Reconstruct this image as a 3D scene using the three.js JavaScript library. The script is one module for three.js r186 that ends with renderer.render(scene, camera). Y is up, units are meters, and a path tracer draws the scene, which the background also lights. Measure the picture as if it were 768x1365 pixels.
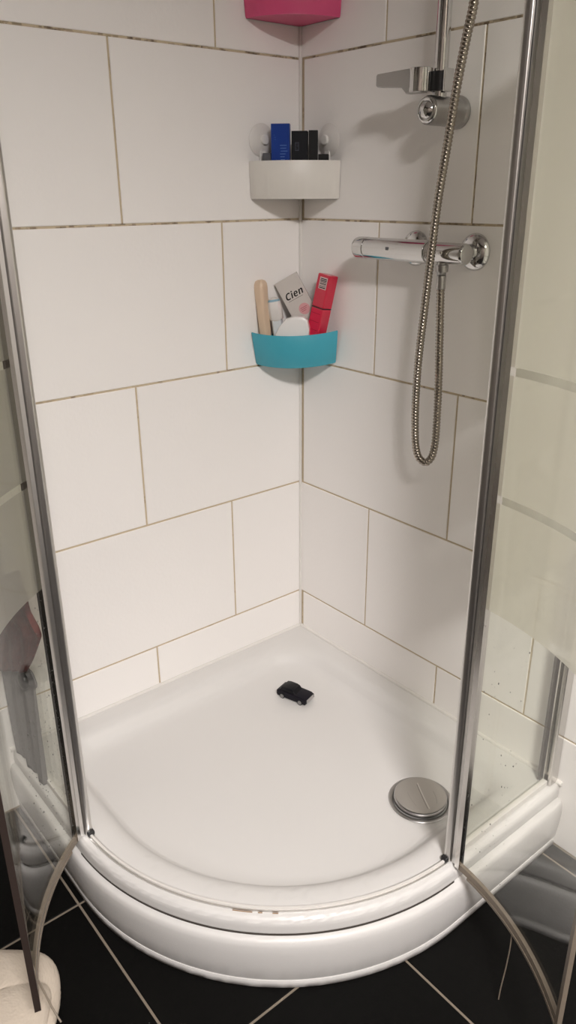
import * as THREE from 'three';
import { mergeGeometries, mergeVertices, toCreasedNormals } from 'three/addons/utils/BufferGeometryUtils.js';
import { RoundedBoxGeometry } from 'three/addons/geometries/RoundedBoxGeometry.js';
import { RectAreaLightUniformsLib } from 'three/addons/lights/RectAreaLightUniformsLib.js';
import { ImprovedNoise } from 'three/addons/math/ImprovedNoise.js';

// ---------------------------------------------------------------- camera, light, exposure
// y = 0 is the top of the shower tray's rim, the corner of the two tiled walls is x = z = 0
const scene = new THREE.Scene();
scene.background = new THREE.Color(0x000000);
const camera = new THREE.PerspectiveCamera(66.86, 768 / 1365, 0.02, 30);
camera.position.set(1.4747, 1.1465, 1.2470);
{
  const yaw = 0.88628, pitch = 0.39217, d = new THREE.Vector3(-Math.cos(pitch) * Math.sin(yaw), -Math.sin(pitch), -Math.cos(pitch) * Math.cos(yaw));
  camera.lookAt(camera.position.clone().add(d));
  camera.rotateZ(-0.0064);
}
const renderer = new THREE.WebGLRenderer({ antialias: true });
renderer.toneMapping = THREE.LinearToneMapping;
renderer.toneMappingExposure = 1.0;
renderer.shadowMap.enabled = true;
RectAreaLightUniformsLib.init();

const LAMP_COLOR = new THREE.Color().setRGB(1.0, 0.952, 0.93);
const LAMPS = [ // flush ceiling lamps behind the camera
  { x: 2.45, y: 2.295, z: 1.44, size: 0.62, power: 176, label: 'round white ceiling lamp with added light-cutting drum over the middle of the bathroom' },
];
for (const l of LAMPS) {
  const light = new THREE.RectAreaLight(LAMP_COLOR, l.power, l.size * 0.8, l.size * 0.8);
  light.position.set(l.x, l.y - 0.014, l.z); light.rotation.x = -Math.PI / 2; scene.add(light);
}

// ---------------------------------------------------------------- helpers
const FLOOR = -0.16, CEIL = 2.34, ROOM_X = 3.0, ROOM_Z = 2.4;
let seed = 20240611;
const rnd = () => { seed = (seed * 1664525 + 1013904223) >>> 0; return seed / 4294967296; };
const noise = new ImprovedNoise();
const names = new Map();
function numbered(n) { const k = names.get(n) || 0; names.set(n, k + 1); return k ? `${n}_${String(k).padStart(3, '0')}` : n; }
function thing(name, label, category, pos = [0, 0, 0], group) {
  const o = new THREE.Group(); o.name = numbered(name); o.position.set(...pos);
  o.userData = { label, category }; if (group) o.userData.group = group;
  scene.add(o); return o;
}
function part(name, geo, mat, parent, label) {
  const m = new THREE.Mesh(geo, mat); m.name = name; m.castShadow = m.receiveShadow = true;
  if (label) m.userData.label = label;
  parent.add(m); return m;
}
function struct(name, geo, mat) {
  const m = new THREE.Mesh(geo, mat); m.name = name; m.castShadow = m.receiveShadow = true;
  m.userData.kind = 'structure'; scene.add(m); return m;
}
const lin = (r, g, b) => new THREE.Color().setRGB(r, g, b);
const std = (o) => new THREE.MeshStandardMaterial(o);
const phy = (o) => new THREE.MeshPhysicalMaterial(o);
const box = (w, h, d, x = 0, y = 0, z = 0) => new THREE.BoxGeometry(w, h, d).translate(x, y, z);
const rbox = (w, h, d, r = 0.002, x = 0, y = 0, z = 0, s = 2) => new RoundedBoxGeometry(w, h, d, s, r).translate(x, y, z);
const cyl = (r0, r1, h, n = 40) => new THREE.CylinderGeometry(r0, r1, h, n);
const lathe = (pts, n = 48) => new THREE.LatheGeometry(pts.map(([x, y]) => new THREE.Vector2(x, y)), n);
const SQ = Math.SQRT1_2;
const uw = (u, w) => [(u + w) * SQ, (w - u) * SQ];     // u runs to the right along the corner's diagonal, w out of the corner
function canvasTexture(w, h, draw, srgb = true) {
  const c = document.createElement('canvas'); c.width = w; c.height = h; draw(c.getContext('2d'), w, h);
  const t = new THREE.CanvasTexture(c); if (srgb) t.colorSpace = THREE.SRGBColorSpace;
  t.magFilter = THREE.LinearFilter; t.wrapS = t.wrapT = THREE.RepeatWrapping; return t;
}
function noiseTexture(n, f) {           // grey noise as data, tiles by mirroring
  const a = new Uint8Array(n * n * 4);
  for (let j = 0; j < n; j++) for (let i = 0; i < n; i++) {
    const v = Math.max(0, Math.min(255, f(i / n, j / n) * 255)); const k = (j * n + i) * 4;
    a[k] = a[k + 1] = a[k + 2] = v; a[k + 3] = 255;
  }
  const t = new THREE.DataTexture(a, n, n); t.magFilter = THREE.LinearFilter; t.minFilter = THREE.LinearFilter;
  t.wrapS = t.wrapT = THREE.MirroredRepeatWrapping; t.needsUpdate = true; return t;
}

// ---------------------------------------------------------------- materials
const tileBump = noiseTexture(256, (u, v) => 0.5 + 0.28 * noise.noise(u * 7, v * 7, 1.3) + 0.16 * noise.noise(u * 40, v * 40, 4.1) + 0.1 * noise.noise(u * 110, v * 110, 9));
const M = {
  tile: [0.895, 0.905, 0.885].map((v) => std({ color: lin(v, v * 0.972, v * 0.945), roughness: 0.34, bumpMap: tileBump, bumpScale: 0.0005 })),
  acrylic: phy({ color: lin(0.69, 0.675, 0.655), roughness: 0.42, clearcoat: 0.3, clearcoatRoughness: 0.1 }),
  silicone: std({ color: lin(0.74, 0.715, 0.68), roughness: 0.5 }),
  chrome: std({ color: lin(0.62, 0.615, 0.61), metalness: 1, roughness: 0.1 }),
  chromeWorn: std({ color: lin(0.62, 0.60, 0.58), metalness: 1, roughness: 0.2, bumpMap: tileBump, bumpScale: 0.0003 }),
  satin: std({ color: lin(0.46, 0.45, 0.44), metalness: 1, roughness: 0.36 }),
  alu: std({ color: lin(0.68, 0.665, 0.645), metalness: 1, roughness: 0.33 }),
  blackPlastic: std({ color: lin(0.012, 0.012, 0.013), roughness: 0.4 }),
  darkSeal: std({ color: lin(0.035, 0.024, 0.02), roughness: 0.45 }),
  glass: phy({ color: lin(0.98, 0.985, 0.965), transmission: 1, thickness: 0, roughness: 0.05, ior: 1.5, specularIntensity: 0.6 }),
  glassEdge: phy({ color: lin(0.25, 0.36, 0.29), roughness: 0.15 }),
  frost: phy({ color: lin(0.86, 0.85, 0.765), transmission: 0.95, thickness: 0, roughness: 0.85, ior: 1.45 }),
  sealStrip: phy({ color: lin(0.38, 0.315, 0.245), transmission: 0.5, thickness: 0, roughness: 0.45 }),
  paint: std({ color: lin(0.10, 0.082, 0.066), roughness: 0.9 }),
  white: std({ color: lin(0.78, 0.76, 0.73), roughness: 0.42 }),
};

// ---------------------------------------------------------------- room shell
// grout with mildew along the upper joints
const ROWS = [FLOOR, 0.1116, 0.4366, 0.7616, 1.0866, 1.4116, 1.7366, 2.0616, CEIL];
const PITCH = 0.48, JOINT = 0.0044;
const groutMap = (len, evenJoint, flip) => canvasTexture(2048, 2048, (g, W, H) => {
  g.fillStyle = 'rgb(196,180,154)'; g.fillRect(0, 0, W, H);
  const X = (s) => (flip ? 1 - s / len : s / len) * W, Y = (y) => (1 - (y - FLOOR) / (CEIL - FLOOR)) * H;
  for (let k = 0; k < 9000; k++) { const t = rnd(); g.fillStyle = `rgba(${150 + t * 80},${132 + t * 80},${104 + t * 78},0.35)`; g.fillRect(rnd() * W, rnd() * H, 3 + rnd() * 16, 2 + rnd() * 6); }
  const mould = (s0, s1, y0, y1, n) => {
    for (let k = 0; k < n; k++) {
      const t = rnd(), s = s0 + (s1 - s0) * t, y = y0 + (y1 - y0) * t, hor = y0 === y1;
      if (noise.noise(s * 23, y * 23, 2.2) + 0.35 * rnd() < 0.02) continue;
      const v = 50 + rnd() * 80; g.fillStyle = `rgba(${v + 14},${v},${v * 0.8},${0.15 + rnd() * 0.45})`;
      const l = 2 + rnd() * 13; g.fillRect(X(s), Y(y) - 4 + rnd() * 6, hor ? l : 2 + rnd() * 3, hor ? 2 + rnd() * 3 : l);
    }
  };
  mould(0, 1.0, 1.4116, 1.4116, 210); mould(0, 1.0, 1.0866, 1.0866, 120); mould(0, 0.9, 0.7616, 0.7616, 26);
  mould(evenJoint, evenJoint, 1.4, 1.09, 70); mould(0.006, 0.006, 1.1, 1.6, 120); mould(0.24, 0.24, 1.08, 0.9, 16);
});
function tileGeometry(w, h) {            // a glazed tile with chamfered front edges, front face on z = 0
  const c = 0.0012, d = 0.006, X = w / 2, Y = h / 2, P = [], N = [], U = [], I = [];
  const quad = (a, b, e, f) => {
    const n = new THREE.Vector3().subVectors(b, a).cross(new THREE.Vector3().subVectors(f, a)).normalize(), k = P.length / 3;
    for (const v of [a, b, e, f]) { P.push(v.x, v.y, v.z); N.push(n.x, n.y, n.z); U.push(v.x * 3, v.y * 3); }
    I.push(k, k + 1, k + 2, k, k + 2, k + 3);
  };
  const V = (x, y, z) => new THREE.Vector3(x, y, z);
  const ring = (e, z) => [V(-X + e, -Y + e, z), V(X - e, -Y + e, z), V(X - e, Y - e, z), V(-X + e, Y - e, z)];
  const A = ring(c, 0), B = ring(0, -c), C = ring(0, -d);
  quad(...A);
  for (let i = 0; i < 4; i++) { const j = (i + 1) % 4; quad(B[i], B[j], A[j], A[i]); quad(C[i], C[j], B[j], B[i]); }
  const g = new THREE.BufferGeometry();
  g.setAttribute('position', new THREE.Float32BufferAttribute(P, 3)); g.setAttribute('normal', new THREE.Float32BufferAttribute(N, 3));
  g.setAttribute('uv', new THREE.Float32BufferAttribute(U, 2)); g.setIndex(I); return g;
}
const tileCache = new Map();
const tileGeo = (w, h) => { const k = `${w.toFixed(3)}_${h.toFixed(3)}`; if (!tileCache.has(k)) tileCache.set(k, tileGeometry(w, h)); return tileCache.get(k); };
function tileWall(wall, len, evenStart, evenJoint, oddStart, oddJoint, place) {
  let n = 0;
  for (let r = 0; r < ROWS.length - 1; r++) {
    const even = r % 2 === 0, cuts = [even ? evenStart : oddStart];
    for (let s = even ? evenJoint : oddJoint; s < len; s += PITCH) cuts.push(s);
    cuts.push(len);
    for (let k = 0; k < cuts.length - 1; k++) {
      const w = cuts[k + 1] - cuts[k] - JOINT, h = ROWS[r + 1] - ROWS[r] - JOINT;
      if (w < 0.012 || h < 0.012) continue;
      const t = part(n ? `tile_${String(n).padStart(3, '0')}` : 'tile', tileGeo(w, h), M.tile[Math.floor(rnd() * 3)], wall);
      place(t, (cuts[k] + cuts[k + 1]) / 2, (ROWS[r] + ROWS[r + 1]) / 2); n++;
    }
  }
}
const wallH = CEIL - FLOOR, midY = (CEIL + FLOOR) / 2;
const groutL = std({ map: groutMap(ROOM_Z + 0.002, 0.4618, true), roughness: 0.85 });
const groutR = std({ map: groutMap(ROOM_X + 0.1, 0.495 + 0.1, false), roughness: 0.85 });
const wallLeft = struct('wall_left', new THREE.BoxGeometry(0.1, wallH, ROOM_Z + 0.002), groutL);
wallLeft.position.set(-0.052, midY, (ROOM_Z - 0.002) / 2);
tileWall(wallLeft, 0.9418, 0, 0.4618, 0, 0.2224, (t, s, y) => { t.rotation.y = Math.PI / 2; t.position.set(0.052, y - midY, s - wallLeft.position.z); });
const wallRear = struct('wall_rear_left', box(0.008, wallH, ROOM_Z - 0.944), M.paint); wallRear.position.set(-0.001, midY, (ROOM_Z + 0.944) / 2);
const wallRight = struct('wall_right', new THREE.BoxGeometry(ROOM_X + 0.1, wallH, 0.1), groutR);
wallRight.position.set((ROOM_X - 0.1) / 2, midY, -0.052);
tileWall(wallRight, ROOM_X, 0.0095, 0.495, 0.0005, 0.2546, (t, s, y) => t.position.set(s - wallRight.position.x, y - midY, 0.052));
const wallFar = struct('wall_far', box(0.1, wallH, ROOM_Z + 0.2), M.paint); wallFar.position.set(ROOM_X + 0.05, midY, ROOM_Z / 2);
const wallNear = struct('wall_near', box(ROOM_X + 0.2, wallH, 0.1), M.paint); wallNear.position.set(ROOM_X / 2, midY, ROOM_Z + 0.05);
const ceiling = struct('ceiling', box(ROOM_X + 0.2, 0.1, ROOM_Z + 0.2), M.white); ceiling.position.set(ROOM_X / 2, CEIL + 0.05, ROOM_Z / 2);

// floor: black tiles in beige grout
const floorBump = noiseTexture(256, (u, v) => 0.5 + 0.3 * noise.noise(u * 30, v * 30, 7) + 0.2 * noise.noise(u * 90, v * 90, 3));
const floorTile = [0.0026, 0.0032, 0.0022].map((v) => phy({ color: lin(v, v * 0.95, v * 0.85), roughness: 0.55, specularIntensity: 0.22, bumpMap: floorBump, bumpScale: 0.0006 }));
const floorGrout = std({ color: lin(0.20, 0.165, 0.125), roughness: 0.9 });
const floor = struct('floor', box(ROOM_X + 0.2, 0.08, ROOM_Z + 0.2), floorGrout); floor.position.set(ROOM_X / 2, FLOOR - 0.0415, ROOM_Z / 2);
{
  const FP = 0.41, J = 0.0045; let n = 0;
  for (let i = -1; i < 7; i++) for (let j = -2; j < 5; j++) {
    const x0 = Math.max(0, 0.335 + i * FP), x1 = Math.min(ROOM_X, 0.335 + (i + 1) * FP), z0 = Math.max(0, 0.450 + j * FP), z1 = Math.min(ROOM_Z, 0.450 + (j + 1) * FP);
    const w = x1 - x0 - J, d = z1 - z0 - J; if (w < 0.01 || d < 0.01) continue;
    const t = part(n ? `tile_${String(n).padStart(3, '0')}` : 'tile', tileGeo(w, d), floorTile[Math.floor(rnd() * 3)], floor);
    t.rotation.x = -Math.PI / 2; t.position.set((x0 + x1) / 2 - floor.position.x, 0.0415, (z0 + z1) / 2 - floor.position.z); n++;
  }
}

// ---------------------------------------------------------------- ceiling lamps (behind and above the camera)
for (const l of LAMPS) {
  const t = thing('ceiling_lamp', l.label, 'lamp', [l.x, CEIL, l.z]), R = l.size / 2;
  part('added_drum_shade', lathe([[0, 0], [R + 0.02, 0], [R + 0.02, -0.150], [R + 0.012, -0.155], [R + 0.004, -0.150], [R + 0.004, -0.03], [0, -0.03]], 64), M.white, t);  // added deep drum, cuts the lamp's high-angle light so the upper walls darken
  part('diffuser', cyl(R, R, 0.012, 64).translate(0, -0.033, 0), std({ color: lin(0.9, 0.9, 0.88), emissive: LAMP_COLOR, emissiveIntensity: 2.0, roughness: 0.5 }), t, 'glowing opal diffuser');
}

// ---------------------------------------------------------------- shower tray
const CC = 0.33, RG = 0.492;              // centre and radius of the glass line's arc
function trayLoop(o, b, rb, rs) {         // contour: o outside the glass line in front, b inside the walls at the back
  const S = CC + RG + o, R = RG + o, P = [];
  const arc = (cx, cz, r, a0, a1, n) => { for (let i = 0; i < n; i++) { const a = a0 + (a1 - a0) * (i / (n - 1)); P.push([cx + r * Math.cos(a), cz + r * Math.sin(a)]); } };
  const line = (x0, z0, x1, z1, n) => { for (let i = 1; i < n; i++) { const t = i / n; P.push([x0 + (x1 - x0) * t, z0 + (z1 - z0) * t]); } };
  const h = Math.PI / 2;
  arc(b + rb, b + rb, rb, 2 * h, 3 * h, 18);
  line(b + rb, b, S - rs, b, 12);
  arc(S - rs, b + rs, rs, 3 * h, 4 * h, 12);
  line(S, b + rs, S, CC, 8);
  arc(CC, CC, R, 0, h, 72);
  line(CC, S, b + rs, S, 8);
  arc(b + rs, S - rs, rs, h, 2 * h, 12);
  line(b, S - rs, b, b + rb, 12);
  return P;
}
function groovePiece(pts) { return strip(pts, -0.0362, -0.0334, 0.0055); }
const DRAIN = [0.651, 0.217];
{
  const B = 0.0015;
  const prof = [ // front offset, y, back inset, back radius, side radius
    [0.024, FLOOR, B, 0.004, 0.004], [0.0265, FLOOR + 0.002, B, 0.004, 0.004], [0.027, -0.1435, B, 0.004, 0.004], [0.0262, -0.1418, B, 0.004, 0.004], [0.0215, -0.1412, B, 0.004, 0.004], [0.0215, -0.1398, B, 0.004, 0.004], [0.0258, -0.1392, B, 0.004, 0.004], [0.0285, -0.132, B, 0.004, 0.004], [0.0325, -0.1, B, 0.004, 0.004], [0.0345, -0.07, B, 0.004, 0.004], [0.0338, -0.052, B, 0.004, 0.004], [0.0318, -0.0425, B, 0.004, 0.004], [0.0275, -0.0375, B, 0.004, 0.004], [0.021, -0.036, B, 0.004, 0.004], [0.013, -0.0356, B, 0.004, 0.004],
    [0.013, -0.0338, B, 0.004, 0.004], [0.0195, -0.0334, B, 0.004, 0.004], [0.0208, -0.0318, B, 0.004, 0.004], [0.0213, -0.028, B, 0.004, 0.004], [0.0214, -0.018, B, 0.004, 0.004], [0.0206, -0.0095, B, 0.004, 0.004], [0.0178, -0.0035, B, 0.004, 0.004],
    [0.0135, -0.0008, B, 0.004, 0.004], [0.008, 0, B, 0.004, 0.004], [-0.015, 0, 0.02, 0.03, 0.02], [-0.034, -0.0005, 0.042, 0.07, 0.04], [-0.044, -0.0025, 0.052, 0.095, 0.05],
    [-0.054, -0.007, 0.060, 0.11, 0.06], [-0.062, -0.014, 0.066, 0.115, 0.065], [-0.070, -0.026, 0.073, 0.115, 0.07], [-0.077, -0.0345, 0.081, 0.115, 0.075], [-0.084, -0.0385, 0.092, 0.115, 0.08], [-0.088, -0.0405, 0.10, 0.115, 0.082],
  ];
  const loops = prof.map(([o, y, b, rb, rs]) => trayLoop(o, b, rb, rs).map(([x, z]) => [x, y, z]));
  const last = loops[loops.length - 1];
  for (const k of [0.12, 0.3, 0.5, 0.7, 0.86]) loops.push(last.map(([x, y, z]) => { const a = Math.atan2(z - DRAIN[1], x - DRAIN[0]), cx = DRAIN[0] + 0.073 * Math.cos(a), cz = DRAIN[1] + 0.073 * Math.sin(a); return [x + (cx - x) * k, y + (-0.0495 - y) * (0.12 + 0.88 * k), z + (cz - z) * k]; }));
  for (const [r, y] of [[0.073, -0.0495], [0.067, -0.0505], [0.065, -0.053], [0.0, -0.0535]]) loops.push(last.map(([x, , z]) => { const a = Math.atan2(z - DRAIN[1], x - DRAIN[0]); return [DRAIN[0] + r * Math.cos(a), y, DRAIN[1] + r * Math.sin(a)]; }));
  const apronLoops = loops.splice(0, 15);
  const loft = (loops, n) => {
  const P = [], I = [];
  for (const L of loops) for (const v of L) P.push(...v);
  for (let k = 0; k < loops.length - 1; k++) for (let i = 0; i < n; i++) {
    const j = (i + 1) % n, a = k * n + i, b = k * n + j, c = (k + 1) * n + j, d = (k + 1) * n + i; I.push(a, d, b, b, d, c);
  }
  let g = new THREE.BufferGeometry(); g.setAttribute('position', new THREE.Float32BufferAttribute(P, 3)); g.setIndex(I);
  return toCreasedNormals(g, 0.9); };
  const t = thing('shower_tray', 'white acrylic quadrant shower tray with curved stepped front apron in the tiled corner', 'shower tray');
  part('basin', loft(loops, last.length), M.acrylic, t);
  part('apron_panel', loft(apronLoops, last.length), M.acrylic, t, 'white curved apron panel');
  const shadeGrime = [...Array(91).keys()].map((i) => { const a = 0.02 + (Math.PI / 2 - 0.04) * i / 90; return [CC + (RG + 0.0185) * Math.cos(a), CC + (RG + 0.0185) * Math.sin(a)]; });
  part('groove_shade_grime', groovePiece(shadeGrime), std({ color: lin(0.05, 0.042, 0.035), roughness: 0.9 }), t, 'dark strip of painted shade and grime between rim and apron');  // dark strip paints the groove's shade line, together with its grime
  // drain: recessed chrome ring and a domed cover with scratches
  const d = new THREE.Group(); d.name = 'drain'; d.position.set(DRAIN[0], -0.0505, DRAIN[1]); t.add(d);
  part('ring', lathe([[0.0572, -0.001], [0.0585, 0.0016], [0.064, 0.0024], [0.0672, 0.0014], [0.0672, -0.001]], 64), M.satin, d, 'grey metal drain ring');
  const scratch = canvasTexture(512, 512, (c, W) => {
    c.fillStyle = 'rgb(205,203,200)'; c.fillRect(0, 0, W, W);
    for (let k = 0; k < 500; k++) { const v = 170 + rnd() * 60; c.strokeStyle = `rgba(${v},${v},${v},0.3)`; c.lineWidth = 1; c.beginPath(); const x = rnd() * W, y = rnd() * W; c.moveTo(x, y); c.lineTo(x + rnd() * 40 - 20, y + rnd() * 40 - 20); c.stroke(); }
    const curve = (pts, col, w) => { c.strokeStyle = col; c.lineWidth = w; c.beginPath(); c.moveTo(pts[0], pts[1]); c.quadraticCurveTo(pts[2], pts[3], pts[4], pts[5]); c.stroke(); };
    curve([120, 150, 250, 230, 440, 330], 'rgb(250,250,248)', 7); curve([130, 172, 255, 250, 430, 345], 'rgb(120,117,112)', 4); curve([300, 120, 380, 150, 440, 220], 'rgb(165,163,160)', 4); curve([150, 330, 230, 380, 330, 400], 'rgb(180,178,175)', 3);
  });
  const top = new THREE.CircleGeometry(0.0540, 64).rotateX(-Math.PI / 2);
  part('cover', lathe([[0, 0.0125], [0.03, 0.0122], [0.0535, 0.0108], [0.0562, 0.0092], [0.0565, 0.004], [0.052, 0.002]], 64).clone(), M.satin, d);
  const disc = new THREE.CircleGeometry(0.0538, 64).rotateX(-Math.PI / 2); disc.translate(0, 0.0127, 0);
  part('cover_plate', disc, std({ map: scratch, color: lin(0.86, 0.84, 0.81), metalness: 0.75, roughness: 0.42 }), d, 'scratched grey drain cover');
}
// white silicone along the walls
{
  const bead = (x0, x1, z0, z1) => { const g = new THREE.CylinderGeometry(0.0055, 0.0055, Math.hypot(x1 - x0, z1 - z0), 10); return g; };
  const a = struct('trim_1', bead(0, 0, 0.006, 0.846).rotateX(Math.PI / 2), M.silicone); a.position.set(0.0012, 0.0008, 0.426);
  const b = struct('trim_2', bead(0.006, 0.846, 0, 0).rotateZ(Math.PI / 2), M.silicone); b.position.set(0.426, 0.0008, 0.0012);
  const c = struct('trim_3', cyl(0.0042, 0.0042, CEIL, 8), M.silicone); c.position.set(0.0016, CEIL / 2, 0.0016);
}

// ---------------------------------------------------------------- shower enclosure
const GLASS_T = 0.005, GLASS_TOP = 1.78;
const FROSTED = [[0.54, 0.719], [0.731, 0.909], [0.921, 1.45]];   // heights of the sandblasted bands, clear lines between them
function sheet(pts, y0, y1) {             // a glass sheet of real thickness along a plan line of [x, z]
  const P = [], I = [], n = pts.length, L = [];
  for (let i = 0; i < n; i++) {
    const a = pts[Math.max(0, i - 1)], b = pts[Math.min(n - 1, i + 1)], dx = b[0] - a[0], dz = b[1] - a[1], l = Math.hypot(dx, dz), nx = -dz / l * GLASS_T / 2, nz = dx / l * GLASS_T / 2;
    L.push([pts[i][0] + nx, pts[i][1] + nz, pts[i][0] - nx, pts[i][1] - nz]);
  }
  for (const q of L) P.push(q[0], y0, q[1], q[0], y1, q[1], q[2], y0, q[3], q[2], y1, q[3]);
  for (let i = 0; i < n - 1; i++) {
    const a = i * 4, b = a + 4;
    I.push(a, b, a + 1, a + 1, b, b + 1, a + 2, a + 3, b + 2, b + 2, a + 3, b + 3);
    // the cut edges are left to the edge strips, which have their own material
  }
  const g = new THREE.BufferGeometry(); g.setAttribute('position', new THREE.Float32BufferAttribute(P, 3)); g.setIndex(I); g.computeVertexNormals(); return g;
}
function strip(pts, y0, y1, t) {          // a solid bar along a plan line
  const P = [], I = [], n = pts.length;
  for (let i = 0; i < n; i++) {
    const a = pts[Math.max(0, i - 1)], b = pts[Math.min(n - 1, i + 1)], dx = b[0] - a[0], dz = b[1] - a[1], l = Math.hypot(dx, dz), nx = -dz / l * t / 2, nz = dx / l * t / 2, [x, z] = pts[i];
    P.push(x + nx, y0, z + nz, x + nx, y1, z + nz, x - nx, y1, z - nz, x - nx, y0, z - nz);
  }
  for (let i = 0; i < n - 1; i++) for (let k = 0; k < 4; k++) { const a = i * 4 + k, b = i * 4 + (k + 1) % 4; I.push(a, a + 4, b, b, a + 4, b + 4); }
  I.push(0, 1, 2, 0, 2, 3); const e = (n - 1) * 4; I.push(e, e + 2, e + 1, e, e + 3, e + 2);
  const g = new THREE.BufferGeometry(); g.setAttribute('position', new THREE.Float32BufferAttribute(P, 3)); g.setIndex(I);
  return toCreasedNormals(g, 0.6);
}
function face(pts, y0, y1) {              // one face of a sheet, a layer on the glass
  const P = [], I = []; for (const [x, z] of pts) P.push(x, y0, z, x, y1, z);
  for (let i = 0; i < pts.length - 1; i++) { const a = i * 2; I.push(a, a + 2, a + 1, a + 1, a + 2, a + 3); }
  const g = new THREE.BufferGeometry(); g.setAttribute('position', new THREE.Float32BufferAttribute(P, 3)); g.setIndex(I); g.computeVertexNormals(); return g;
}
function panes(pts, parent, out) {
  part('clear_pane', sheet(pts, 0.014, GLASS_TOP), M.glass, parent);
  for (const [y0, y1] of FROSTED) part('frosted_band', face(shiftLine(pts, out * (GLASS_T / 2 + 0.0003)), y0, y1), M.frost, parent, 'frosted greenish band on the glass');
}
function profile(shapePts, h, r = 0.001) { // vertical metal profile from a plan outline [x, z]
  const s = new THREE.Shape(shapePts.map(([x, z]) => new THREE.Vector2(x, -z)));
  return toCreasedNormals(new THREE.ExtrudeGeometry(s, { depth: h, bevelEnabled: false, curveSegments: 8 }).rotateX(-Math.PI / 2), 0.75);
}
// outline of the hinge post: rounded inner nose, two grooves; drawn for the right-hand post, +z faces the room
const postOutline = () => {
  const P = [[-0.013, 0.004], [-0.013, -0.006], [-0.010, -0.010], [0.010, -0.010], [0.013, -0.006], [0.013, 0.0062], [0.0124, 0.007], [0.0045, 0.007], [0.0045, 0.0035], [0.0030, 0.0035], [0.0030, 0.0092], [0.0018, 0.0112], [-0.0008, 0.0124], [-0.004, 0.0130], [-0.0072, 0.0128], [-0.0098, 0.0116], [-0.0118, 0.0092]];
  return P;
};
const HR = [0.826, 0.330], HL = [0.330, 0.826];
function fixedPanel(side) {
  const right = side === 'right';
  const t = thing('fixed_glass_panel', right ? 'fixed glass panel in chrome profiles beside the shower mixer, frosted above' : 'fixed glass panel in chrome profiles at the left wall, with cloths hung on it', 'glass panel');
  const mp = (p) => (right ? p : [p[1], p[0]]);
  const line = [mp([0.823, 0.024]), mp([0.823, 0.318])];
  panes(line, t, right ? -1 : 1);
  const o = postOutline().map(([x, z]) => mp([HR[0] + x, HR[1] + z]));
  part('hinge_post', profile(right ? o : o.reverse(), GLASS_TOP).translate(0, 0.002, 0), M.alu, t, 'chrome hinge post');
  const wp = [[-0.011, 0.0015], [0.011, 0.0015], [0.011, 0.026], [0.0045, 0.028], [0.0045, 0.022], [-0.0045, 0.022], [-0.0045, 0.028], [-0.011, 0.026]].map(([x, z]) => mp([0.823 + x, z]));
  part('wall_profile', profile(right ? wp : wp.reverse(), GLASS_TOP).translate(0, 0.002, 0), M.chromeWorn, t);
  part('wall_seal', strip([mp([0.8075, 0.003]), mp([0.8075, 0.030])], 0.004, GLASS_TOP, 0.007), M.darkSeal, t, 'dark grimy seal');
  part('bottom_rail', strip([mp([0.823, 0.03]), mp([0.823, 0.316])], 0.0015, 0.014, 0.011), M.silicone, t);
  part('end_cap', rbox(0.014, 0.01, 0.014, 0.003).translate(...(right ? [HR[0] - 0.006, 0.006, HR[1] + 0.012] : [HL[0] + 0.012, 0.006, HL[1] - 0.006])), M.blackPlastic, t, 'black plastic end cap');
}
fixedPanel('left'); fixedPanel('right');

function doorLine(H, F, bulge, n = 33) {
  const m = [(H[0] + F[0]) / 2, (H[1] + F[1]) / 2], dx = F[0] - H[0], dz = F[1] - H[1], L = Math.hypot(dx, dz);
  let nx = dz / L, nz = -dx / L; if (nx * bulge[0] + nz * bulge[1] < 0) { nx = -nx; nz = -nz; }
  const q = Math.sqrt(RG * RG - L * L / 4), c = [m[0] - nx * q, m[1] - nz * q];
  let a0 = Math.atan2(H[1] - c[1], H[0] - c[0]), a1 = Math.atan2(F[1] - c[1], F[0] - c[0]);
  if (a1 - a0 > Math.PI) a1 -= 2 * Math.PI; if (a0 - a1 > Math.PI) a1 += 2 * Math.PI;
  return [...Array(n).keys()].map((i) => { const a = a0 + (a1 - a0) * i / (n - 1); return [c[0] + RG * Math.cos(a), c[1] + RG * Math.sin(a)]; });
}
function shiftLine(pts, d) {
  return pts.map((p, i) => { const a = pts[Math.max(0, i - 1)], b = pts[Math.min(pts.length - 1, i + 1)], dx = b[0] - a[0], dz = b[1] - a[1], l = Math.hypot(dx, dz); return [p[0] - dz / l * d, p[1] + dx / l * d]; });
}
function drops(pts, d, n, y0, y1, t) {    // dried water drops on the glass
  const gs = [], base = new THREE.IcosahedronGeometry(1, 0), L = shiftLine(pts, d);
  for (let k = 0; k < n; k++) {
    const f = rnd() * (L.length - 1.01), i = Math.floor(f), x = L[i][0] + (L[i + 1][0] - L[i][0]) * (f - i), z = L[i][1] + (L[i + 1][1] - L[i][1]) * (f - i), r = 0.0003 + rnd() * rnd() * 0.0009;
    gs.push(base.clone().scale(r, r * (1 + rnd() * 1.5), r).translate(x, y0 + (y1 - y0) * rnd(), z));
  }
  const m = part('water_drops', mergeGeometries(gs), std({ color: lin(0.16, 0.155, 0.14), roughness: 0.3 }), t, 'small dried water drops'); m.userData.kind = 'stuff';
}
const doorL = doorLine([0.336, 0.842], [0.615, 1.040], [-0.6, 0.8]);
const doorR = doorLine([0.842, 0.337], [1.131, 0.457], [0.3, -0.9]);
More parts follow.
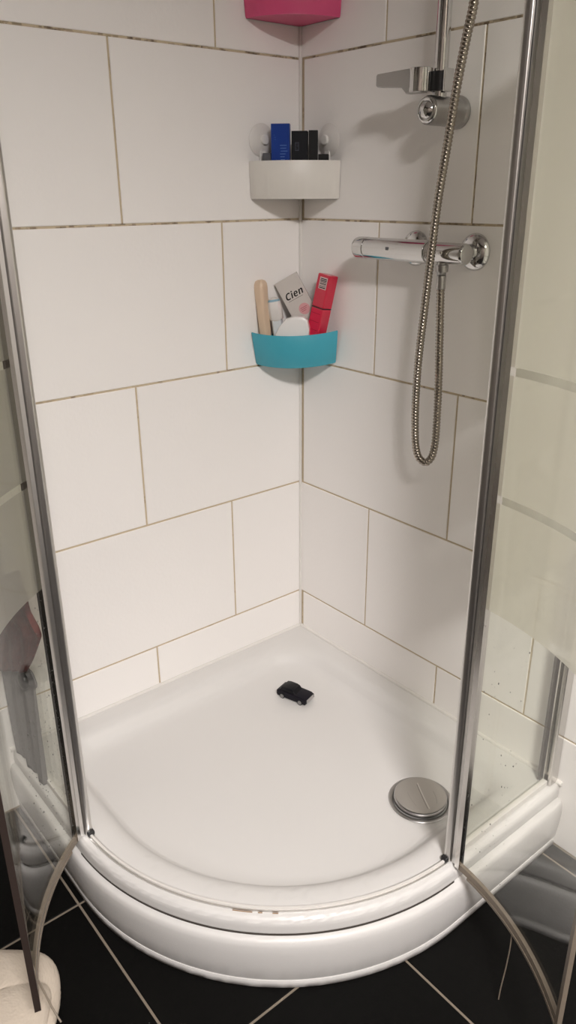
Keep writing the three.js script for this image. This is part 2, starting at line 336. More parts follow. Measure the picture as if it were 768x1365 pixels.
function door(pts, label, inside, left) {
  const t = thing('shower_door', label, 'shower door');
  panes(pts, t, -inside);
  const a = pts.slice(0, 3);
  part('hinge_stile', strip([pts[0], pts[1]], 0.004, GLASS_TOP, 0.012), M.chromeWorn, t, 'chrome hinge stile');
  const f = pts.slice(-2);
  part('edge_seal', strip(f, 0.001, GLASS_TOP, left ? 0.0095 : 0.007), left ? M.darkSeal : M.sealStrip, t, left ? 'dark brown edge seal' : 'yellowed clear edge seal');
  part('bottom_seal', strip(pts.slice(0, -1), 0.001, 0.0142, 0.0065), M.sealStrip, t, 'yellowed clear plastic bottom seal');
  part('seal_lip', strip(shiftLine(pts.slice(3, -1), inside * 0.003), -0.004, 0.001, 0.003), M.sealStrip, t);
  drops(left ? pts.slice(0, 14) : pts.slice(0, 12), inside * 0.0032, left ? 260 : 90, 0.03, 0.53, t);
  return t;
}
const dl = door(doorL, 'curved glass shower door swung open at left, with dark brown edge seal', -1, true);
const dr = door(doorR, 'curved glass shower door swung open at right, with seal strip hanging loose', 1, false);
// torn ends of the seals
{
  const [x, z] = doorR[15];
  const c = new THREE.CatmullRomCurve3([[x, -0.004, z], [x + 0.003, -0.03, z + 0.004], [x + 0.002, -0.08, z + 0.006], [x + 0.001, -0.13, z + 0.012], [x + 0.001, -0.156, z + 0.014]].map((v) => new THREE.Vector3(...v)));
  part('loose_seal_strip', new THREE.TubeGeometry(c, 24, 0.0012, 6), M.sealStrip, dr, 'thin torn seal strip hanging down');
  const [u, w] = doorL[26];
  const e = new THREE.CatmullRomCurve3([[u, -0.004, w], [u + 0.012, -0.025, w - 0.004], [u + 0.034, -0.05, w - 0.008], [u + 0.052, -0.065, w - 0.012]].map((v) => new THREE.Vector3(...v)));
  part('loose_seal_strip', new THREE.TubeGeometry(e, 24, 0.0016, 6), M.sealStrip, dl, 'thin torn seal strip hanging down');
}
// threshold strip on the tray's rim, hinge to hinge
{
  const pts = [...Array(61).keys()].map((i) => { const a = 0.03 + (Math.PI / 2 - 0.06) * i / 60; return [CC + RG * Math.cos(a), CC + RG * Math.sin(a)]; });
  const t = thing('threshold_strip', 'thin curved chrome threshold strip along the front rim of the tray', 'threshold strip');
  part('base_strip', strip(pts, 0.0004, 0.0030, 0.011), M.alu, t);
  part('bead', strip(pts, 0.0030, 0.0060, 0.0045), M.silicone, t);
  const rust = std({ color: lin(0.30, 0.18, 0.09), roughness: 0.9 });
  for (const [a0, a1] of [[0.79, 0.86], [0.755, 0.77], [0.70, 0.72]]) {
    const q = [...Array(6).keys()].map((i) => { const a = a0 + (a1 - a0) * i / 5; return [CC + (RG + 0.0072) * Math.cos(a), CC + (RG + 0.0072) * Math.sin(a)]; });
    part('rust_stain', strip(q, 0.0002, 0.0008, 0.0016), rust, t, 'brown rust stain');
  }
}

// ---------------------------------------------------------------- corner shelves
function basket(name, label, y, rx, rz, h, taper, mat, tilt) {
  const t = thing(name, label, 'corner shelf', [0.0012, y, 0.0012], 'corner shelves on the tiled walls');
  const T = 0.0028, N = 28;
  const wallRing = (k, inset) => [...Array(N + 1).keys()].map((i) => { const a = Math.PI / 2 * i / N; return [(rx * k - inset) * Math.cos(a), (rz * k - inset) * Math.sin(a)]; });
  const P = [], I = [];
  const lv = [[0, 0, taper - 0.02], [0.0, 0, taper - 0.02], [0.003, 0, taper - 0.004], [0.007, 0, taper], [h - 0.002, 0, 1], [h, 0.0008, 1], [h, T - 0.0008, 1], [h - 0.002, T, 1], [0.004, T, taper]];
  for (const [yy, ins, k] of lv) for (const [x, z] of wallRing(k, ins)) P.push(x, yy, z);
  const n = N + 1;
  for (let r = 0; r < lv.length - 1; r++) for (let i = 0; i < N; i++) { const a = r * n + i; I.push(a, a + n, a + 1, a + 1, a + n, a + n + 1); }
  let g = new THREE.BufferGeometry(); g.setAttribute('position', new THREE.Float32BufferAttribute(P, 3)); g.setIndex(I); g = toCreasedNormals(mergeVertices(g), 0.9);
  part('front_panel', g, mat, t);
  const s = new THREE.Shape(); s.moveTo(0, 0); for (const [x, z] of wallRing(taper - 0.012, 0)) s.lineTo(x, -z); s.closePath();
  part('base_plate', new THREE.ExtrudeGeometry(s, { depth: 0.003, bevelEnabled: false }).rotateX(-Math.PI / 2), mat, t);
  part('back_panel', box(rx * taper - 0.004, h * 0.8, T, rx * taper / 2 - 0.002, h * 0.4, T / 2), mat, t);
  part('back_panel', box(T, h * 0.8, rz * taper - 0.004, T / 2, h * 0.4, rz * taper / 2 - 0.002), mat, t);
  if (tilt) { t.quaternion.setFromAxisAngle(new THREE.Vector3(tilt[0], tilt[1], tilt[2]).normalize(), tilt[3]); }
  return t;
}
const plastic = (r, g, b) => std({ color: lin(r, g, b), roughness: 0.42 });
basket('corner_shelf', 'pink plastic corner shelf at the top edge of the photo', 1.471, 0.131, 0.154, 0.078, 0.955, plastic(0.68, 0.085, 0.215));
const shelfW = basket('corner_shelf', 'white plastic corner shelf holding dark cosmetic boxes', 1.131, 0.133, 0.146, 0.076, 0.985, plastic(0.74, 0.71, 0.66));
const shelfB = basket('corner_shelf', 'turquoise plastic corner shelf full of toiletries below the white shelf', 0.778, 0.137, 0.147, 0.078, 0.945, plastic(0.055, 0.36, 0.46), [1, 0.02, -0.62, 0.10]);
// suction cups of the white shelf
{
  const cupMat = phy({ color: lin(0.86, 0.83, 0.80), transmission: 0.2, thickness: 0, roughness: 0.3 });
  const cup = (left) => {
    const g = new THREE.Group(); g.name = 'suction_cup';
    const m = part('cup_disc', lathe([[0.0, 0.010], [0.012, 0.010], [0.020, 0.0065], [0.029, 0.003], [0.0335, 0.0008], [0.0335, 0.0002], [0.0, 0.0002]], 40).rotateX(Math.PI / 2), cupMat, g, 'translucent white suction cup');
    part('cup_knob', lathe([[0, 0.016], [0.0085, 0.016], [0.010, 0.0145], [0.010, 0.006]], 28).rotateX(Math.PI / 2), M.white, g);
    part('arm', rbox(0.016, 0.046, 0.004, 0.0015).translate(0, -0.030, 0.004), M.white, g);
    if (left) { g.rotation.y = Math.PI / 2; g.position.set(0, 0.118, 0.111); } else g.position.set(0.095, 0.117, 0);
    shelfW.add(g); return m;
  };
  cup(true); cup(false);
}
// ---- boxes in the white shelf
function carton(name, label, category, u, wFront, w, h, d, y, mat, faceMat, yaw = 0) {
  const [x, z] = uw(u, wFront - d / 2), t = thing(name, label, category, [x, y, z], 'boxes in the white corner shelf'); t.rotation.y = Math.PI / 4 + yaw;
  part('body', rbox(w, h, d, 0.0012, 0, h / 2, 0), mat, t);
  if (faceMat) part('print', new THREE.PlaneGeometry(w - 0.003, h - 0.003).translate(0, h / 2, d / 2 + 0.0002), faceMat, t, 'printed front');
  return t;
}
const printed = (w, h, bg, draw) => phy({ specularIntensity: 0.4, map: canvasTexture(w, h, (c, W, H) => { c.fillStyle = bg; c.fillRect(0, 0, W, H); draw(c, W, H); }), roughness: 0.5 });
const YW = 1.1345;
const bars = (c, x, y, w, n, col, step = 14, h = 3) => { c.fillStyle = col; for (let i = 0; i < n; i++) c.fillRect(x + (i % 3) * 3, y + i * step, w * (0.55 + 0.45 * rnd()), h); };
carton('cosmetic_box', 'bright blue upright cosmetic box, tallest in the white shelf', 'box', -0.034, 0.113, 0.040, 0.144, 0.028, YW, std({ color: lin(0.004, 0.035, 0.22), roughness: 0.38 }),
  printed(128, 460, 'rgb(6,50,132)', (c) => { bars(c, 60, 130, 56, 6, 'rgba(140,175,225,0.75)', 18, 3); bars(c, 16, 66, 14, 3, 'rgba(140,175,225,0.5)', 14, 2); }), 0.03);
carton('cosmetic_box', 'black cosmetic box with faint print, beside the blue box', 'box', 0.0064, 0.108, 0.034, 0.130, 0.030, YW, phy({ color: lin(0.004, 0.0045, 0.007), roughness: 0.5, specularIntensity: 0.4 }),
  printed(128, 460, 'rgb(14,15,22)', (c) => { c.strokeStyle = 'rgba(120,125,140,0.7)'; c.lineWidth = 3; c.strokeRect(28, 76, 30, 56); bars(c, 30, 84, 26, 5, 'rgba(120,125,140,0.6)', 10, 2); bars(c, 8, 200, 90, 2, 'rgba(170,172,180,0.8)', 8, 3); }));
carton('cosmetic_box', 'slim black cosmetic box at the right of the wider black box', 'box', 0.0352, 0.106, 0.0195, 0.131, 0.024, YW, phy({ color: lin(0.004, 0.0035, 0.0035), roughness: 0.5, specularIntensity: 0.4 }), null, 0.05);
carton('cosmetic_box', 'low black box end beside the right suction cup in the white shelf', 'box', 0.0575, 0.104, 0.022, 0.085, 0.022, YW, phy({ color: lin(0.008, 0.0075, 0.008), roughness: 0.5, specularIntensity: 0.4 }), null);
carton('cosmetic_box', 'low dark grey box end left of the bright blue box', 'box', -0.064, 0.105, 0.018, 0.088, 0.022, YW, std({ color: lin(0.075, 0.075, 0.085), roughness: 0.5 }), null);

// ---- toiletries in the turquoise shelf
const YB = 0.782;
function loftY(sections, n = 28, e = 2.6) { // superelliptic sections [y, rx, rz, dx, dz]
  const P = [], I = [];
  for (const [y, rx, rz, dx = 0, dz = 0] of sections) for (let i = 0; i < n; i++) {
    const a = i / n * Math.PI * 2, c = Math.cos(a), s = Math.sin(a), k = 2 / e;
    P.push(dx + rx * Math.sign(c) * Math.abs(c) ** k, y, dz + rz * Math.sign(s) * Math.abs(s) ** k);
  }
  for (let r = 0; r < sections.length - 1; r++) for (let i = 0; i < n; i++) { const j = (i + 1) % n, a = r * n + i, b = r * n + j; I.push(a, a + n, b, b, a + n, b + n); }
  for (const [r, up] of [[0, 0], [sections.length - 1, 1]]) { const c = P.length / 3, s = sections[r]; P.push(s[3] || 0, s[0], s[4] || 0); for (let i = 0; i < n; i++) { const j = (i + 1) % n, a = r * n + i, b = r * n + j; up ? I.push(a, c, b) : I.push(a, b, c); } }
  const g = new THREE.BufferGeometry(); g.setAttribute('position', new THREE.Float32BufferAttribute(P, 3)); g.setIndex(I); return toCreasedNormals(g, 0.9);
}
{ // beige bottle leaning on the left wall
  const [x, z] = uw(-0.069, 0.100), t = thing('toiletry_bottle', 'beige flattened bottle leaning at the left end of the turquoise shelf', 'bottle', [x, YB, z]);
  t.rotation.order = 'YZX'; t.rotation.y = Math.PI / 4 - 0.5; t.rotation.z = 0.11; t.scale.set(0.85, 0.985, 0.85);
  part('body', loftY([[0, 0.010, 0.012], [0.004, 0.012, 0.015], [0.05, 0.0125, 0.017], [0.11, 0.0135, 0.019], [0.15, 0.015, 0.0195], [0.163, 0.0165, 0.0185], [0.172, 0.0165, 0.017], [0.178, 0.013, 0.013], [0.181, 0.006, 0.006]]), std({ color: lin(0.66, 0.50, 0.36), roughness: 0.35 }), t);
  const lab = canvasTexture(128, 256, (c, W, H) => { c.fillStyle = 'rgb(206,190,172)'; c.fillRect(0, 0, W, H); c.fillStyle = 'rgb(70,62,60)'; for (let i = 0; i < 5; i++) c.fillRect(20, 150 + i * 12, 40 + rnd() * 50, 3); c.fillStyle = 'rgb(60,50,48)'; c.fillRect(18, 216, 80, 6); });
  part('label', new THREE.PlaneGeometry(0.022, 0.095).rotateY(-Math.PI / 2).translate(-0.0145, 0.075, 0), std({ map: lab, roughness: 0.5 }), t, 'pale printed label');
}
{ // white bottle with a blue band, lying behind
  const [x, z] = uw(-0.036, 0.086), t = thing('toiletry_bottle', 'white round-ended bottle with blue band behind the beige bottle', 'bottle', [x, YB, z]);
  t.rotation.order = 'YZX'; t.rotation.y = Math.PI / 4; t.rotation.z = 0.15; t.scale.set(0.86, 1, 0.82);
  part('body', loftY([[0, 0.012, 0.010], [0.003, 0.015, 0.012], [0.06, 0.016, 0.013], [0.088, 0.0155, 0.0135]]), plastic(0.62, 0.66, 0.68), t);
  part('cap', loftY([[0.086, 0.015, 0.014], [0.090, 0.0195, 0.0165], [0.115, 0.0205, 0.017], [0.128, 0.0185, 0.0155], [0.136, 0.013, 0.011], [0.139, 0.005, 0.005]], 28, 2.1), plastic(0.72, 0.69, 0.66), t, 'white rounded cap');
  part('band', loftY([[0.130, 0.0182, 0.0155], [0.1345, 0.0150, 0.0130]], 28, 2.1), plastic(0.25, 0.42, 0.52), t, 'pale blue band');
}
{ // white carton with lettering
  const tilt = 0.50, [x, z] = uw(0.011, 0.062), t = thing('soap_carton', 'pale grey carton lettered in black, tilted in the middle of the turquoise shelf', 'carton', [x, YB + 0.104, z]);
  t.rotation.order = 'YZX'; t.rotation.y = Math.PI / 4; t.rotation.z = tilt;
  part('body', rbox(0.058, 0.150, 0.016, 0.0012, 0, 0.01, 0), std({ color: lin(0.60, 0.57, 0.54), roughness: 0.5 }), t);
  const tex = printed(512, 1148, 'rgb(203,197,191)', (c, W) => {
    c.fillStyle = 'rgb(20,18,18)'; c.font = 'italic bold 196px sans-serif'; c.textAlign = 'center'; c.textBaseline = 'alphabetic';
    c.fillText('Cien', W * 0.50, 420); c.fillStyle = 'rgb(110,104,100)'; c.fillRect(W * 0.17, 452, W * 0.66, 9);
    c.fillStyle = 'rgb(214,158,160)'; c.beginPath(); c.arc(W * 0.62, 720, 118, 0, 7); c.fill();
    c.fillStyle = 'rgb(160,70,84)'; for (let i = 0; i < 3; i++) c.fillRect(W * 0.47, 680 + i * 34, 150 - i * 24, 9);
  });
  part('print', new THREE.PlaneGeometry(0.0565, 0.1285).translate(0, 0.02, 0.0082), tex, t, 'carton front with black lettering and pink disc');
}
{ // white bar of soap / pack lying in front
  const [x, z] = uw(-0.008, 0.110), t = thing('soap_pack', 'glossy white rounded pack lying at the front of the turquoise shelf', 'soap pack', [x, YB, z]); t.rotation.y = Math.PI / 4 - 0.05;
  const s = new THREE.Shape(); const pts = [[-0.038, 0.030], [-0.034, 0.062], [-0.026, 0.078], [-0.012, 0.094], [0.004, 0.099], [0.022, 0.099], [0.029, 0.094], [0.033, 0.078], [0.032, 0.060], [0.026, 0.030]];
  s.moveTo(...pts[0]); for (const q of pts.slice(1)) s.lineTo(...q); s.closePath();
  part('body', toCreasedNormals(new THREE.ExtrudeGeometry(s, { depth: 0.014, bevelEnabled: true, bevelThickness: 0.005, bevelSize: 0.006, bevelSegments: 4 }).translate(0, -0.006, -0.007), 0.7), phy({ color: lin(0.80, 0.78, 0.76), roughness: 0.28, clearcoat: 0.4 }), t);
  part('stand', rbox(0.050, 0.030, 0.026, 0.004, -0.004, 0.015, 0), plastic(0.10, 0.13, 0.12), t, 'dark lower end of the pack');
}
{ // red pack leaning to the right
  const t = thing('red_pack', 'red rectangular pack with barcode leaning at the right end of the turquoise shelf', 'pack', [0.093, YB, 0.046]);
  t.rotation.order = 'ZXY'; 
  t.quaternion.setFromEuler(new THREE.Euler(0, 0.10, 0)); t.rotateOnWorldAxis(new THREE.Vector3(SQ, 0, SQ), -0.20);
  const red = phy({ color: lin(0.56, 0.012, 0.045), roughness: 0.3, clearcoat: 0.5, clearcoatRoughness: 0.2 });
  part('body', rbox(0.036, 0.118, 0.031, 0.003, 0, 0.059, 0, 3), red, t);
  part('cap', rbox(0.036, 0.074, 0.031, 0.003, 0, 0.1565, 0, 3), red, t, 'red cap with barcode');
  part('seam', box(0.0345, 0.0018, 0.0295, 0, 0.1188, 0), M.blackPlastic, t);
  const bc = printed(128, 128, 'rgb(214,196,194)', (c) => { c.fillStyle = 'rgb(40,30,34)'; for (let y = 12; y < 116;) { const h = 3 + rnd() * 9; c.fillRect(10, y, 108, h); y += h + 4 + rnd() * 7; } });
  part('barcode', new THREE.PlaneGeometry(0.023, 0.026).translate(0.003, 0.174, 0.0157), bc, t, 'white barcode sticker');
  const ln = printed(64, 256, 'rgb(205,40,72)', (c) => { c.fillStyle = 'rgb(160,14,44)'; for (let y = 20; y < 250; y += 44) c.fillRect(4, y, 56, 3); });
  part('print', new THREE.PlaneGeometry(0.031, 0.108).translate(0, 0.061, 0.0157), ln, t, 'red panel with thin lines');
}

// ---------------------------------------------------------------- shower mixer
{
  const X = 0.362, X2 = 0.510, Y = 1.0385, Z = 0.062, t = thing('shower_mixer', 'chrome thermostatic shower mixer bar on the right wall', 'mixer', [0, Y, 0]);
  const alongX = (pts, n = 48) => lathe(pts, n).rotateZ(-Math.PI / 2);   // profile y -> +x
  part('temperature_knob', alongX([[0, 0.256], [0.017, 0.256], [0.0205, 0.259], [0.0215, 0.264], [0.0215, 0.286], [0.0205, 0.2872], [0.0195, 0.2872]]).translate(0, 0, Z), M.chrome, t);
  part('body', alongX([[0.0195, 0.2875], [0.021, 0.2882], [0.0212, 0.29], [0.0212, 0.449], [0.0205, 0.4505], [0.0185, 0.4505]]).translate(0, 0, Z), M.chrome, t);
  part('ribbed_collar', mergeGeometries([0, 1, 2, 3, 4].map((k) => new THREE.TorusGeometry(0.0178, 0.0016, 8, 40).rotateY(Math.PI / 2).translate(0.4525 + k * 0.003, 0, Z))), M.chromeWorn, t);
  part('flow_knob', alongX([[0.0178, 0.4655], [0.0188, 0.4665], [0.0190, 0.468], [0.0190, 0.534], [0.0178, 0.5385], [0.0150, 0.5405], [0.0, 0.5412]]).translate(0, 0, Z), M.chrome, t);
  part('flow_button', rbox(0.020, 0.008, 0.006, 0.003, 0.488, 0.002, Z + 0.0185), M.chromeWorn, t);
  part('emblem', new THREE.PlaneGeometry(0.008, 0.006).translate(0.36, 0.003, Z + 0.0214), std({ color: lin(0.10, 0.10, 0.11), roughness: 0.4 }), t, 'small dark emblem');
  for (const x of [X, X2]) {
    part('rosette', lathe([[0, 0.016], [0.018, 0.0155], [0.028, 0.011], [0.0335, 0.004], [0.034, 0.0005]], 48).rotateX(Math.PI / 2).translate(x, 0, 0), M.chrome, t, 'round chrome wall rosette');
    part('inlet', cyl(0.0155, 0.0155, 0.05, 32).rotateX(Math.PI / 2).translate(x, 0, 0.035), M.chrome, t);
  }
  part('outlet', lathe([[0, -0.042], [0.0085, -0.042], [0.0085, -0.034], [0.0118, -0.0335], [0.0122, -0.022], [0.0118, -0.0205], [0.0095, -0.020], [0.0095, -0.010]], 12).translate(0.4835, 0, Z), M.satin, t, 'hose outlet nut');
}
// hose
{
  const pts = [[0.585, 1.50, 0.15], [0.577, 1.415, 0.14], [0.559, 1.369, 0.13], [0.539, 1.309, 0.12], [0.518, 1.221, 0.11], [0.500, 1.132, 0.104], [0.489, 1.05, 0.1], [0.480, 0.942, 0.1], [0.472, 0.828, 0.1], [0.4685, 0.72, 0.095], [0.473, 0.660, 0.0915], [0.4795, 0.6405, 0.087], [0.4905, 0.6335, 0.080], [0.4985, 0.6435, 0.0745], [0.5015, 0.665, 0.070], [0.4985, 0.752, 0.065], [0.489, 0.883, 0.0615], [0.4845, 0.965, 0.062], [0.4835, 0.9975, 0.062]].map((v) => new THREE.Vector3(...v));
  const c = new THREE.CatmullRomCurve3(pts, false, 'centripetal'); const N = 1200, S = 14, fr = c.computeFrenetFrames(N, false), P = [], I = [], len = c.getLength();
  for (let i = 0; i <= N; i++) {
    const p = c.getPointAt(i / N), s = i / N * len, ph = (s / 0.0062) % 1, r = 0.0060 + 0.0019 * Math.pow(Math.abs(Math.sin(ph * Math.PI)), 0.6);
    for (let k = 0; k < S; k++) { const a = k / S * Math.PI * 2, v = p.clone().addScaledVector(fr.normals[i], r * Math.cos(a)).addScaledVector(fr.binormals[i], r * Math.sin(a)); P.push(v.x, v.y, v.z); }
  }
  for (let i = 0; i < N; i++) for (let k = 0; k < S; k++) { const j = (k + 1) % S, a = i * S + k, b = i * S + j; I.push(a, a + S, b, b, a + S, b + S); }
  const g = new THREE.BufferGeometry(); g.setAttribute('position', new THREE.Float32BufferAttribute(P, 3)); g.setIndex(I); g.computeVertexNormals();
  const t = thing('shower_hose', 'ribbed metal shower hose hanging in a loop below the mixer', 'hose');
  part('ribbed_tube', g, std({ color: lin(0.36, 0.32, 0.275), metalness: 1, roughness: 0.24 }), t);
  part('ferrule', lathe([[0.0078, -0.024], [0.0088, -0.023], [0.0092, 0.0], [0.007, 0.001]], 24).translate(0.4838, 0.9975, 0.062), M.satin, t);
}
// riser rail with its lower wall mount
{
  const x = 0.447, z = 0.056, t = thing('shower_rail', 'vertical chrome shower rail with its lower wall mount', 'shower rail', [x, 1.277, 0]);
  part('tube', cyl(0.0125, 0.0125, 0.72, 36).translate(0, 0.36 + 0.01, z), M.chrome, t);
  part('wall_mount', lathe([[0.0, 0.0005], [0.0275, 0.0005], [0.028, 0.004], [0.0255, 0.009], [0.024, 0.012], [0.024, 0.082], [0.0228, 0.086]], 48).rotateX(Math.PI / 2), M.satin, t, 'satin cylindrical wall mount');
  part('mount_cap', lathe([[0.0228, 0.084], [0.0212, 0.089], [0.0175, 0.0915], [0.0155, 0.0895], [0.0145, 0.0895], [0.011, 0.0945], [0.005, 0.097], [0, 0.0975]], 48).rotateX(Math.PI / 2), M.chrome, t, 'polished domed cap');
  part('upper_mount', lathe([[0.0, 0.0005], [0.030, 0.0005], [0.0262, 0.012], [0.0262, 0.082], [0.0, 0.088]], 40).rotateX(Math.PI / 2).translate(0, 0.72, 0), M.satin, t);
}
{
  const x = 0.447, z = 0.056, t = thing('handset_holder', 'chrome sliding holder with pointed arm at the bottom of the shower rail', 'holder', [x, 1.3245, z]);
  const ringShape = new THREE.Shape(); ringShape.absarc(0, 0, 0.0195, 0, Math.PI * 2); const hole = new THREE.Path(); hole.absarc(0, 0, 0.0131, 0, Math.PI * 2, true); ringShape.holes.push(hole);
  part('clamp', new THREE.ExtrudeGeometry(ringShape, { depth: 0.030, bevelEnabled: false, curveSegments: 32 }).rotateX(-Math.PI / 2).translate(0, -0.0165, 0), M.blackPlastic, t, 'black plastic clamp round the rail');
  part('clamp_shell', lathe([[0, -0.0185], [0.0195, -0.0185], [0.0205, -0.0175], [0.0205, 0.0185], [0.0195, 0.0195], [0, 0.0195]], 40).translate(-0.021, 0, 0.028), M.chrome, t);
  part('clamp_plate', rbox(0.004, 0.036, 0.024, 0.001).translate(0.0215, -0.001, 0.004), M.chrome, t);
  // arm to the left, tapering, with a slanted underside
  const arm = new THREE.Shape([[-0.012, -0.0185], [-0.012, 0.0185], [-0.036, 0.0185], [-0.112, 0.0165], [-0.1145, 0.0145], [-0.1145, -0.0005], [-0.112, -0.0025], [-0.056, -0.0075], [-0.044, -0.0185]].map(([a, b]) => new THREE.Vector2(a, b)));
  part('arm', toCreasedNormals(new THREE.ExtrudeGeometry(arm, { depth: 0.016, bevelEnabled: true, bevelSize: 0.001, bevelThickness: 0.0015, bevelSegments: 2 }), 0.5).translate(0, 0, 0.022).rotateY(0.06), M.satin, t, 'tapered satin arm');
}

// ---------------------------------------------------------------- toy car in the tray
{
  const t = thing('toy_car', 'small black toy car with silver wheels standing in the shower tray', 'toy car', [0.2115, -0.0438, 0.196]);
  t.rotation.y = 0.30;                                   // nose along local +x
  const paint = phy({ color: lin(0.005, 0.0042, 0.009), roughness: 0.4, specularIntensity: 0.5 });
  const ex = (pts, w, bev) => { const s = new THREE.Shape(pts.map((q) => new THREE.Vector2(...q))); return toCreasedNormals(new THREE.ExtrudeGeometry(s, { depth: w - 2 * bev, bevelEnabled: true, bevelSize: bev, bevelThickness: bev, bevelSegments: 3 }).translate(0, 0, -(w - 2 * bev) / 2), 0.6); };
  part('body', ex([[-0.040, 0.006], [0.040, 0.006], [0.0425, 0.009], [0.042, 0.0155], [0.036, 0.0185], [0.012, 0.0195], [-0.036, 0.0200], [-0.0415, 0.0175], [-0.042, 0.009]], 0.041, 0.0022), paint, t);
  part('cabin', ex([[-0.037, 0.019], [0.011, 0.019], [0.002, 0.0275], [-0.004, 0.0292], [-0.022, 0.0292], [-0.030, 0.0272]], 0.035, 0.0028), phy({ color: lin(0.004, 0.004, 0.006), roughness: 0.3, specularIntensity: 0.5 }), t, 'black cabin');
  part('grille', rbox(0.002, 0.0088, 0.032, 0.0006, 0.0443, 0.0128, 0), std({ color: lin(0.42, 0.40, 0.39), metalness: 0.4, roughness: 0.4 }), t, 'silver grille');
  for (const s of [-1, 1]) for (const x of [-0.0265, 0.0265]) {
    const w = part('wheel', cyl(0.0072, 0.0072, 0.007, 28).rotateX(Math.PI / 2).translate(x, 0.0072, s * 0.0182), std({ color: lin(0.012, 0.012, 0.012), roughness: 0.7 }), t);
    const sp = [new THREE.TorusGeometry(0.0046, 0.0006, 6, 24)]; for (let k = 0; k < 5; k++) sp.push(box(0.0011, 0.0042, 0.0008, 0, 0.0024, 0).rotateZ(k * Math.PI * 0.4));
    part('rim', mergeGeometries(sp.map((g) => g.index ? g.toNonIndexed() : g)).translate(x, 0.0072, s * 0.0219), std({ color: lin(0.55, 0.54, 0.53), metalness: 0.8, roughness: 0.35 }), w, 'silver spoked rim');
  }
}

// ---------------------------------------------------------------- cloths at the left, outside the fixed panel
function clothSheet(outline, zc, thick, amp, fx, seedZ) {   // outline [x, y] seen from the room
  const s = new THREE.Shape(outline.map(([a, b]) => new THREE.Vector2(a, b)));
  const g = new THREE.ExtrudeGeometry(s, { depth: thick, bevelEnabled: true, bevelSize: 0.002, bevelThickness: 0.002, bevelSegments: 2, steps: 1 });
  return g.translate(0, 0, zc);
}
function drape(x0, x1, y0, y1, zBack, f, nx = 40, ny = 40, edge, shear = 0) { // hanging cloth with folds: closed sheet, f gives the depth of its front
  const P = [], I = [], U = []; const W = nx + 1;
  for (const side of [0, 1]) for (let j = 0; j <= ny; j++) for (let i = 0; i <= nx; i++) {
    const u = i / nx, v = j / ny, [xa, xb] = edge ? edge(v) : [x0, x1], x = xa + (xb - xa) * u, y = y0 + (y1 - y0) * v, d = f(u, v);
    P.push(x, y + (shear ? (x - 0.25) * shear : 0), zBack + (side ? 0.0 : Math.max(0.003, d))); U.push(x * 10, y * 10);
  }
  const M0 = W * (ny + 1);
  for (let j = 0; j < ny; j++) for (let i = 0; i < nx; i++) { const a = j * W + i; I.push(a, a + 1, a + W, a + W, a + 1, a + W + 1); const b = M0 + a; I.push(b, b + W, b + 1, b + W, b + W + 1, b + 1); }
  const rim = []; for (let i = 0; i < nx; i++) rim.push([i, i + 1]); for (let j = 0; j < ny; j++) rim.push([j * W + nx, (j + 1) * W + nx]); for (let i = nx; i > 0; i--) rim.push([ny * W + i, ny * W + i - 1]); for (let j = ny; j > 0; j--) rim.push([j * W, (j - 1) * W]);
  for (const [a, b] of rim) I.push(a, M0 + a, b, b, M0 + a, M0 + b);
  const g = new THREE.BufferGeometry(); g.setAttribute('position', new THREE.Float32BufferAttribute(P, 3)); g.setAttribute('uv', new THREE.Float32BufferAttribute(U, 2)); g.setIndex(I); g.computeVertexNormals(); return g;
}
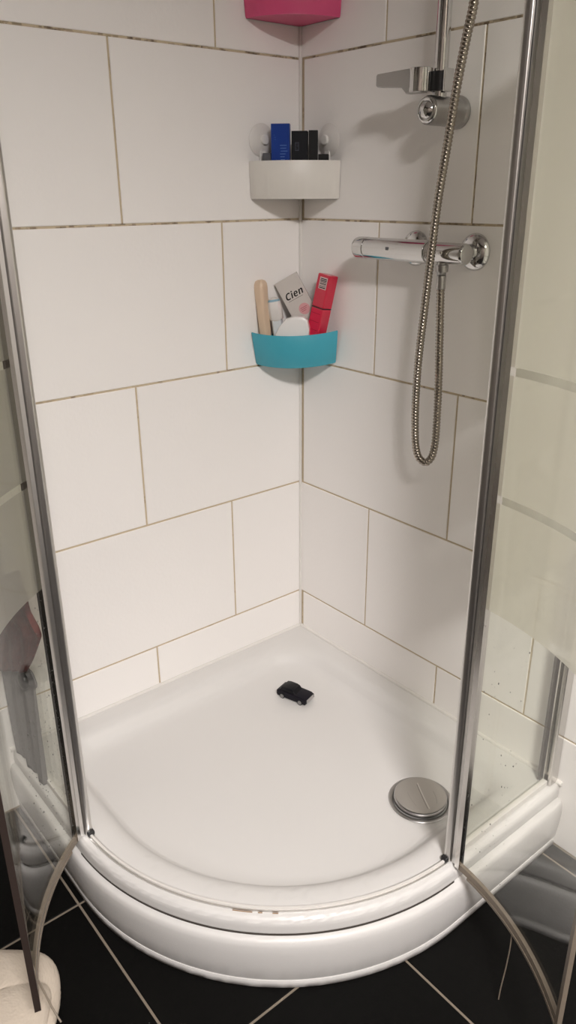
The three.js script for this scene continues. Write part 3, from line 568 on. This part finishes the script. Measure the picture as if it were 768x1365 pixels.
{
  const gx = 0.0, zp = 0.8262;
  const g = drape(0.012, 0.165, 0.004, 0.285, zp, (u, v) => 0.009 + 0.004 * Math.sin(u * 15 + v * 2) + 0.002 * Math.sin(u * 31), 48, 30, (v) => [0.012, 0.160 + 0.012 * v + (v > 0.86 ? 0.016 * Math.sin((v - 0.86) / 0.14 * Math.PI) : 0)]);
  const t = thing('grey_towel', 'grey cloth hanging behind the open left door glass', 'towel');
  part('cloth', g, std({ color: lin(0.14, 0.134, 0.134), roughness: 0.95, bumpMap: tileBump, bumpScale: 0.001 }), t);
  const h = thing('suction_hook', 'black knob hook on the glass below the maroon cloth', 'hook', [0.160, 0.268, zp + 0.0125]);
  part('knob', lathe([[0, 0.014], [0.010, 0.0135], [0.0175, 0.010], [0.019, 0.004], [0.016, 0.0]], 28).rotateX(Math.PI / 2), M.blackPlastic, h);
  const mm = canvasTexture(512, 512, (c, W, H) => {
    c.fillStyle = 'rgb(84,27,26)'; c.fillRect(0, 0, W, H);
    for (let k = 0; k < 900; k++) { const q = rnd(); c.strokeStyle = q < 0.6 ? 'rgba(70,20,20,0.6)' : q < 0.85 ? 'rgba(140,56,46,0.5)' : 'rgba(176,98,80,0.45)'; c.lineWidth = 1 + rnd() * 4; const x = rnd() * W, y = rnd() * H, l = 10 + rnd() * 46; c.beginPath(); c.moveTo(x, y); c.lineTo(x + l, y - l * 0.6); c.stroke(); }
  });
  const L = (v) => { // right-hand outline of the bunched cloth
    const k = [[0, 0.19], [0.12, 0.235], [0.25, 0.272], [0.36, 0.300], [0.45, 0.290], [0.6, 0.260], [0.8, 0.248], [1, 0.230]];
    for (let i = 0; i < k.length - 1; i++) if (v <= k[i + 1][0]) { const s = (v - k[i][0]) / (k[i + 1][0] - k[i][0]); return k[i][1] + (k[i + 1][1] - k[i][1]) * s; }
    return 0.230;
  };
  const mg = drape(0, 0.3, 0.335, 0.545, zp + 0.016, (u, v) => 0.0075 + 0.003 * Math.sin(u * 22 + v * 9) + 0.0015 * Math.sin(u * 9 - v * 17), 48, 40, (v) => [0.006, L(v)], 0.5);
  const m = thing('maroon_cloth', 'maroon patterned cloth bunched behind the open left door glass', 'cloth');
  part('cloth', mg, std({ map: mm, roughness: 0.95 }), m);
}

// ---------------------------------------------------------------- white towel on the floor
{
  const t = thing('bath_towel', 'crumpled white terry towel on the black floor below the left door', 'towel', [0.47, FLOOR, 1.085]);
  const g = new THREE.SphereGeometry(1, 220, 140); const p = g.attributes.position, v = new THREE.Vector3();
  for (let i = 0; i < p.count; i++) {
    v.fromBufferAttribute(p, i); const a = Math.atan2(v.z, v.x);
    const fold = 0.13 * Math.pow(Math.abs(Math.sin(a * 1.5 + v.y * 1.6 + 0.8 + 0.7 * noise.noise(v.x * 1.2, v.y * 1.2, v.z * 1.2))), 0.6) + 0.10 * noise.noise(v.x * 1.5 + 3, v.y * 1.5, v.z * 1.5) + 0.012 * noise.noise(v.x * 45, v.y * 45, v.z * 45);
    v.multiplyScalar(1 + fold - 0.02);
    p.setXYZ(i, v.x * 0.115, Math.max(0, 0.030 + v.y * 0.042), v.z * 0.11);
  }
  g.computeVertexNormals();
  part('cloth', mergeVertices(g), std({ color: lin(0.52, 0.45, 0.37), roughness: 1, bumpMap: floorBump, bumpScale: 0.002 }), t);
}

renderer.render(scene, camera);
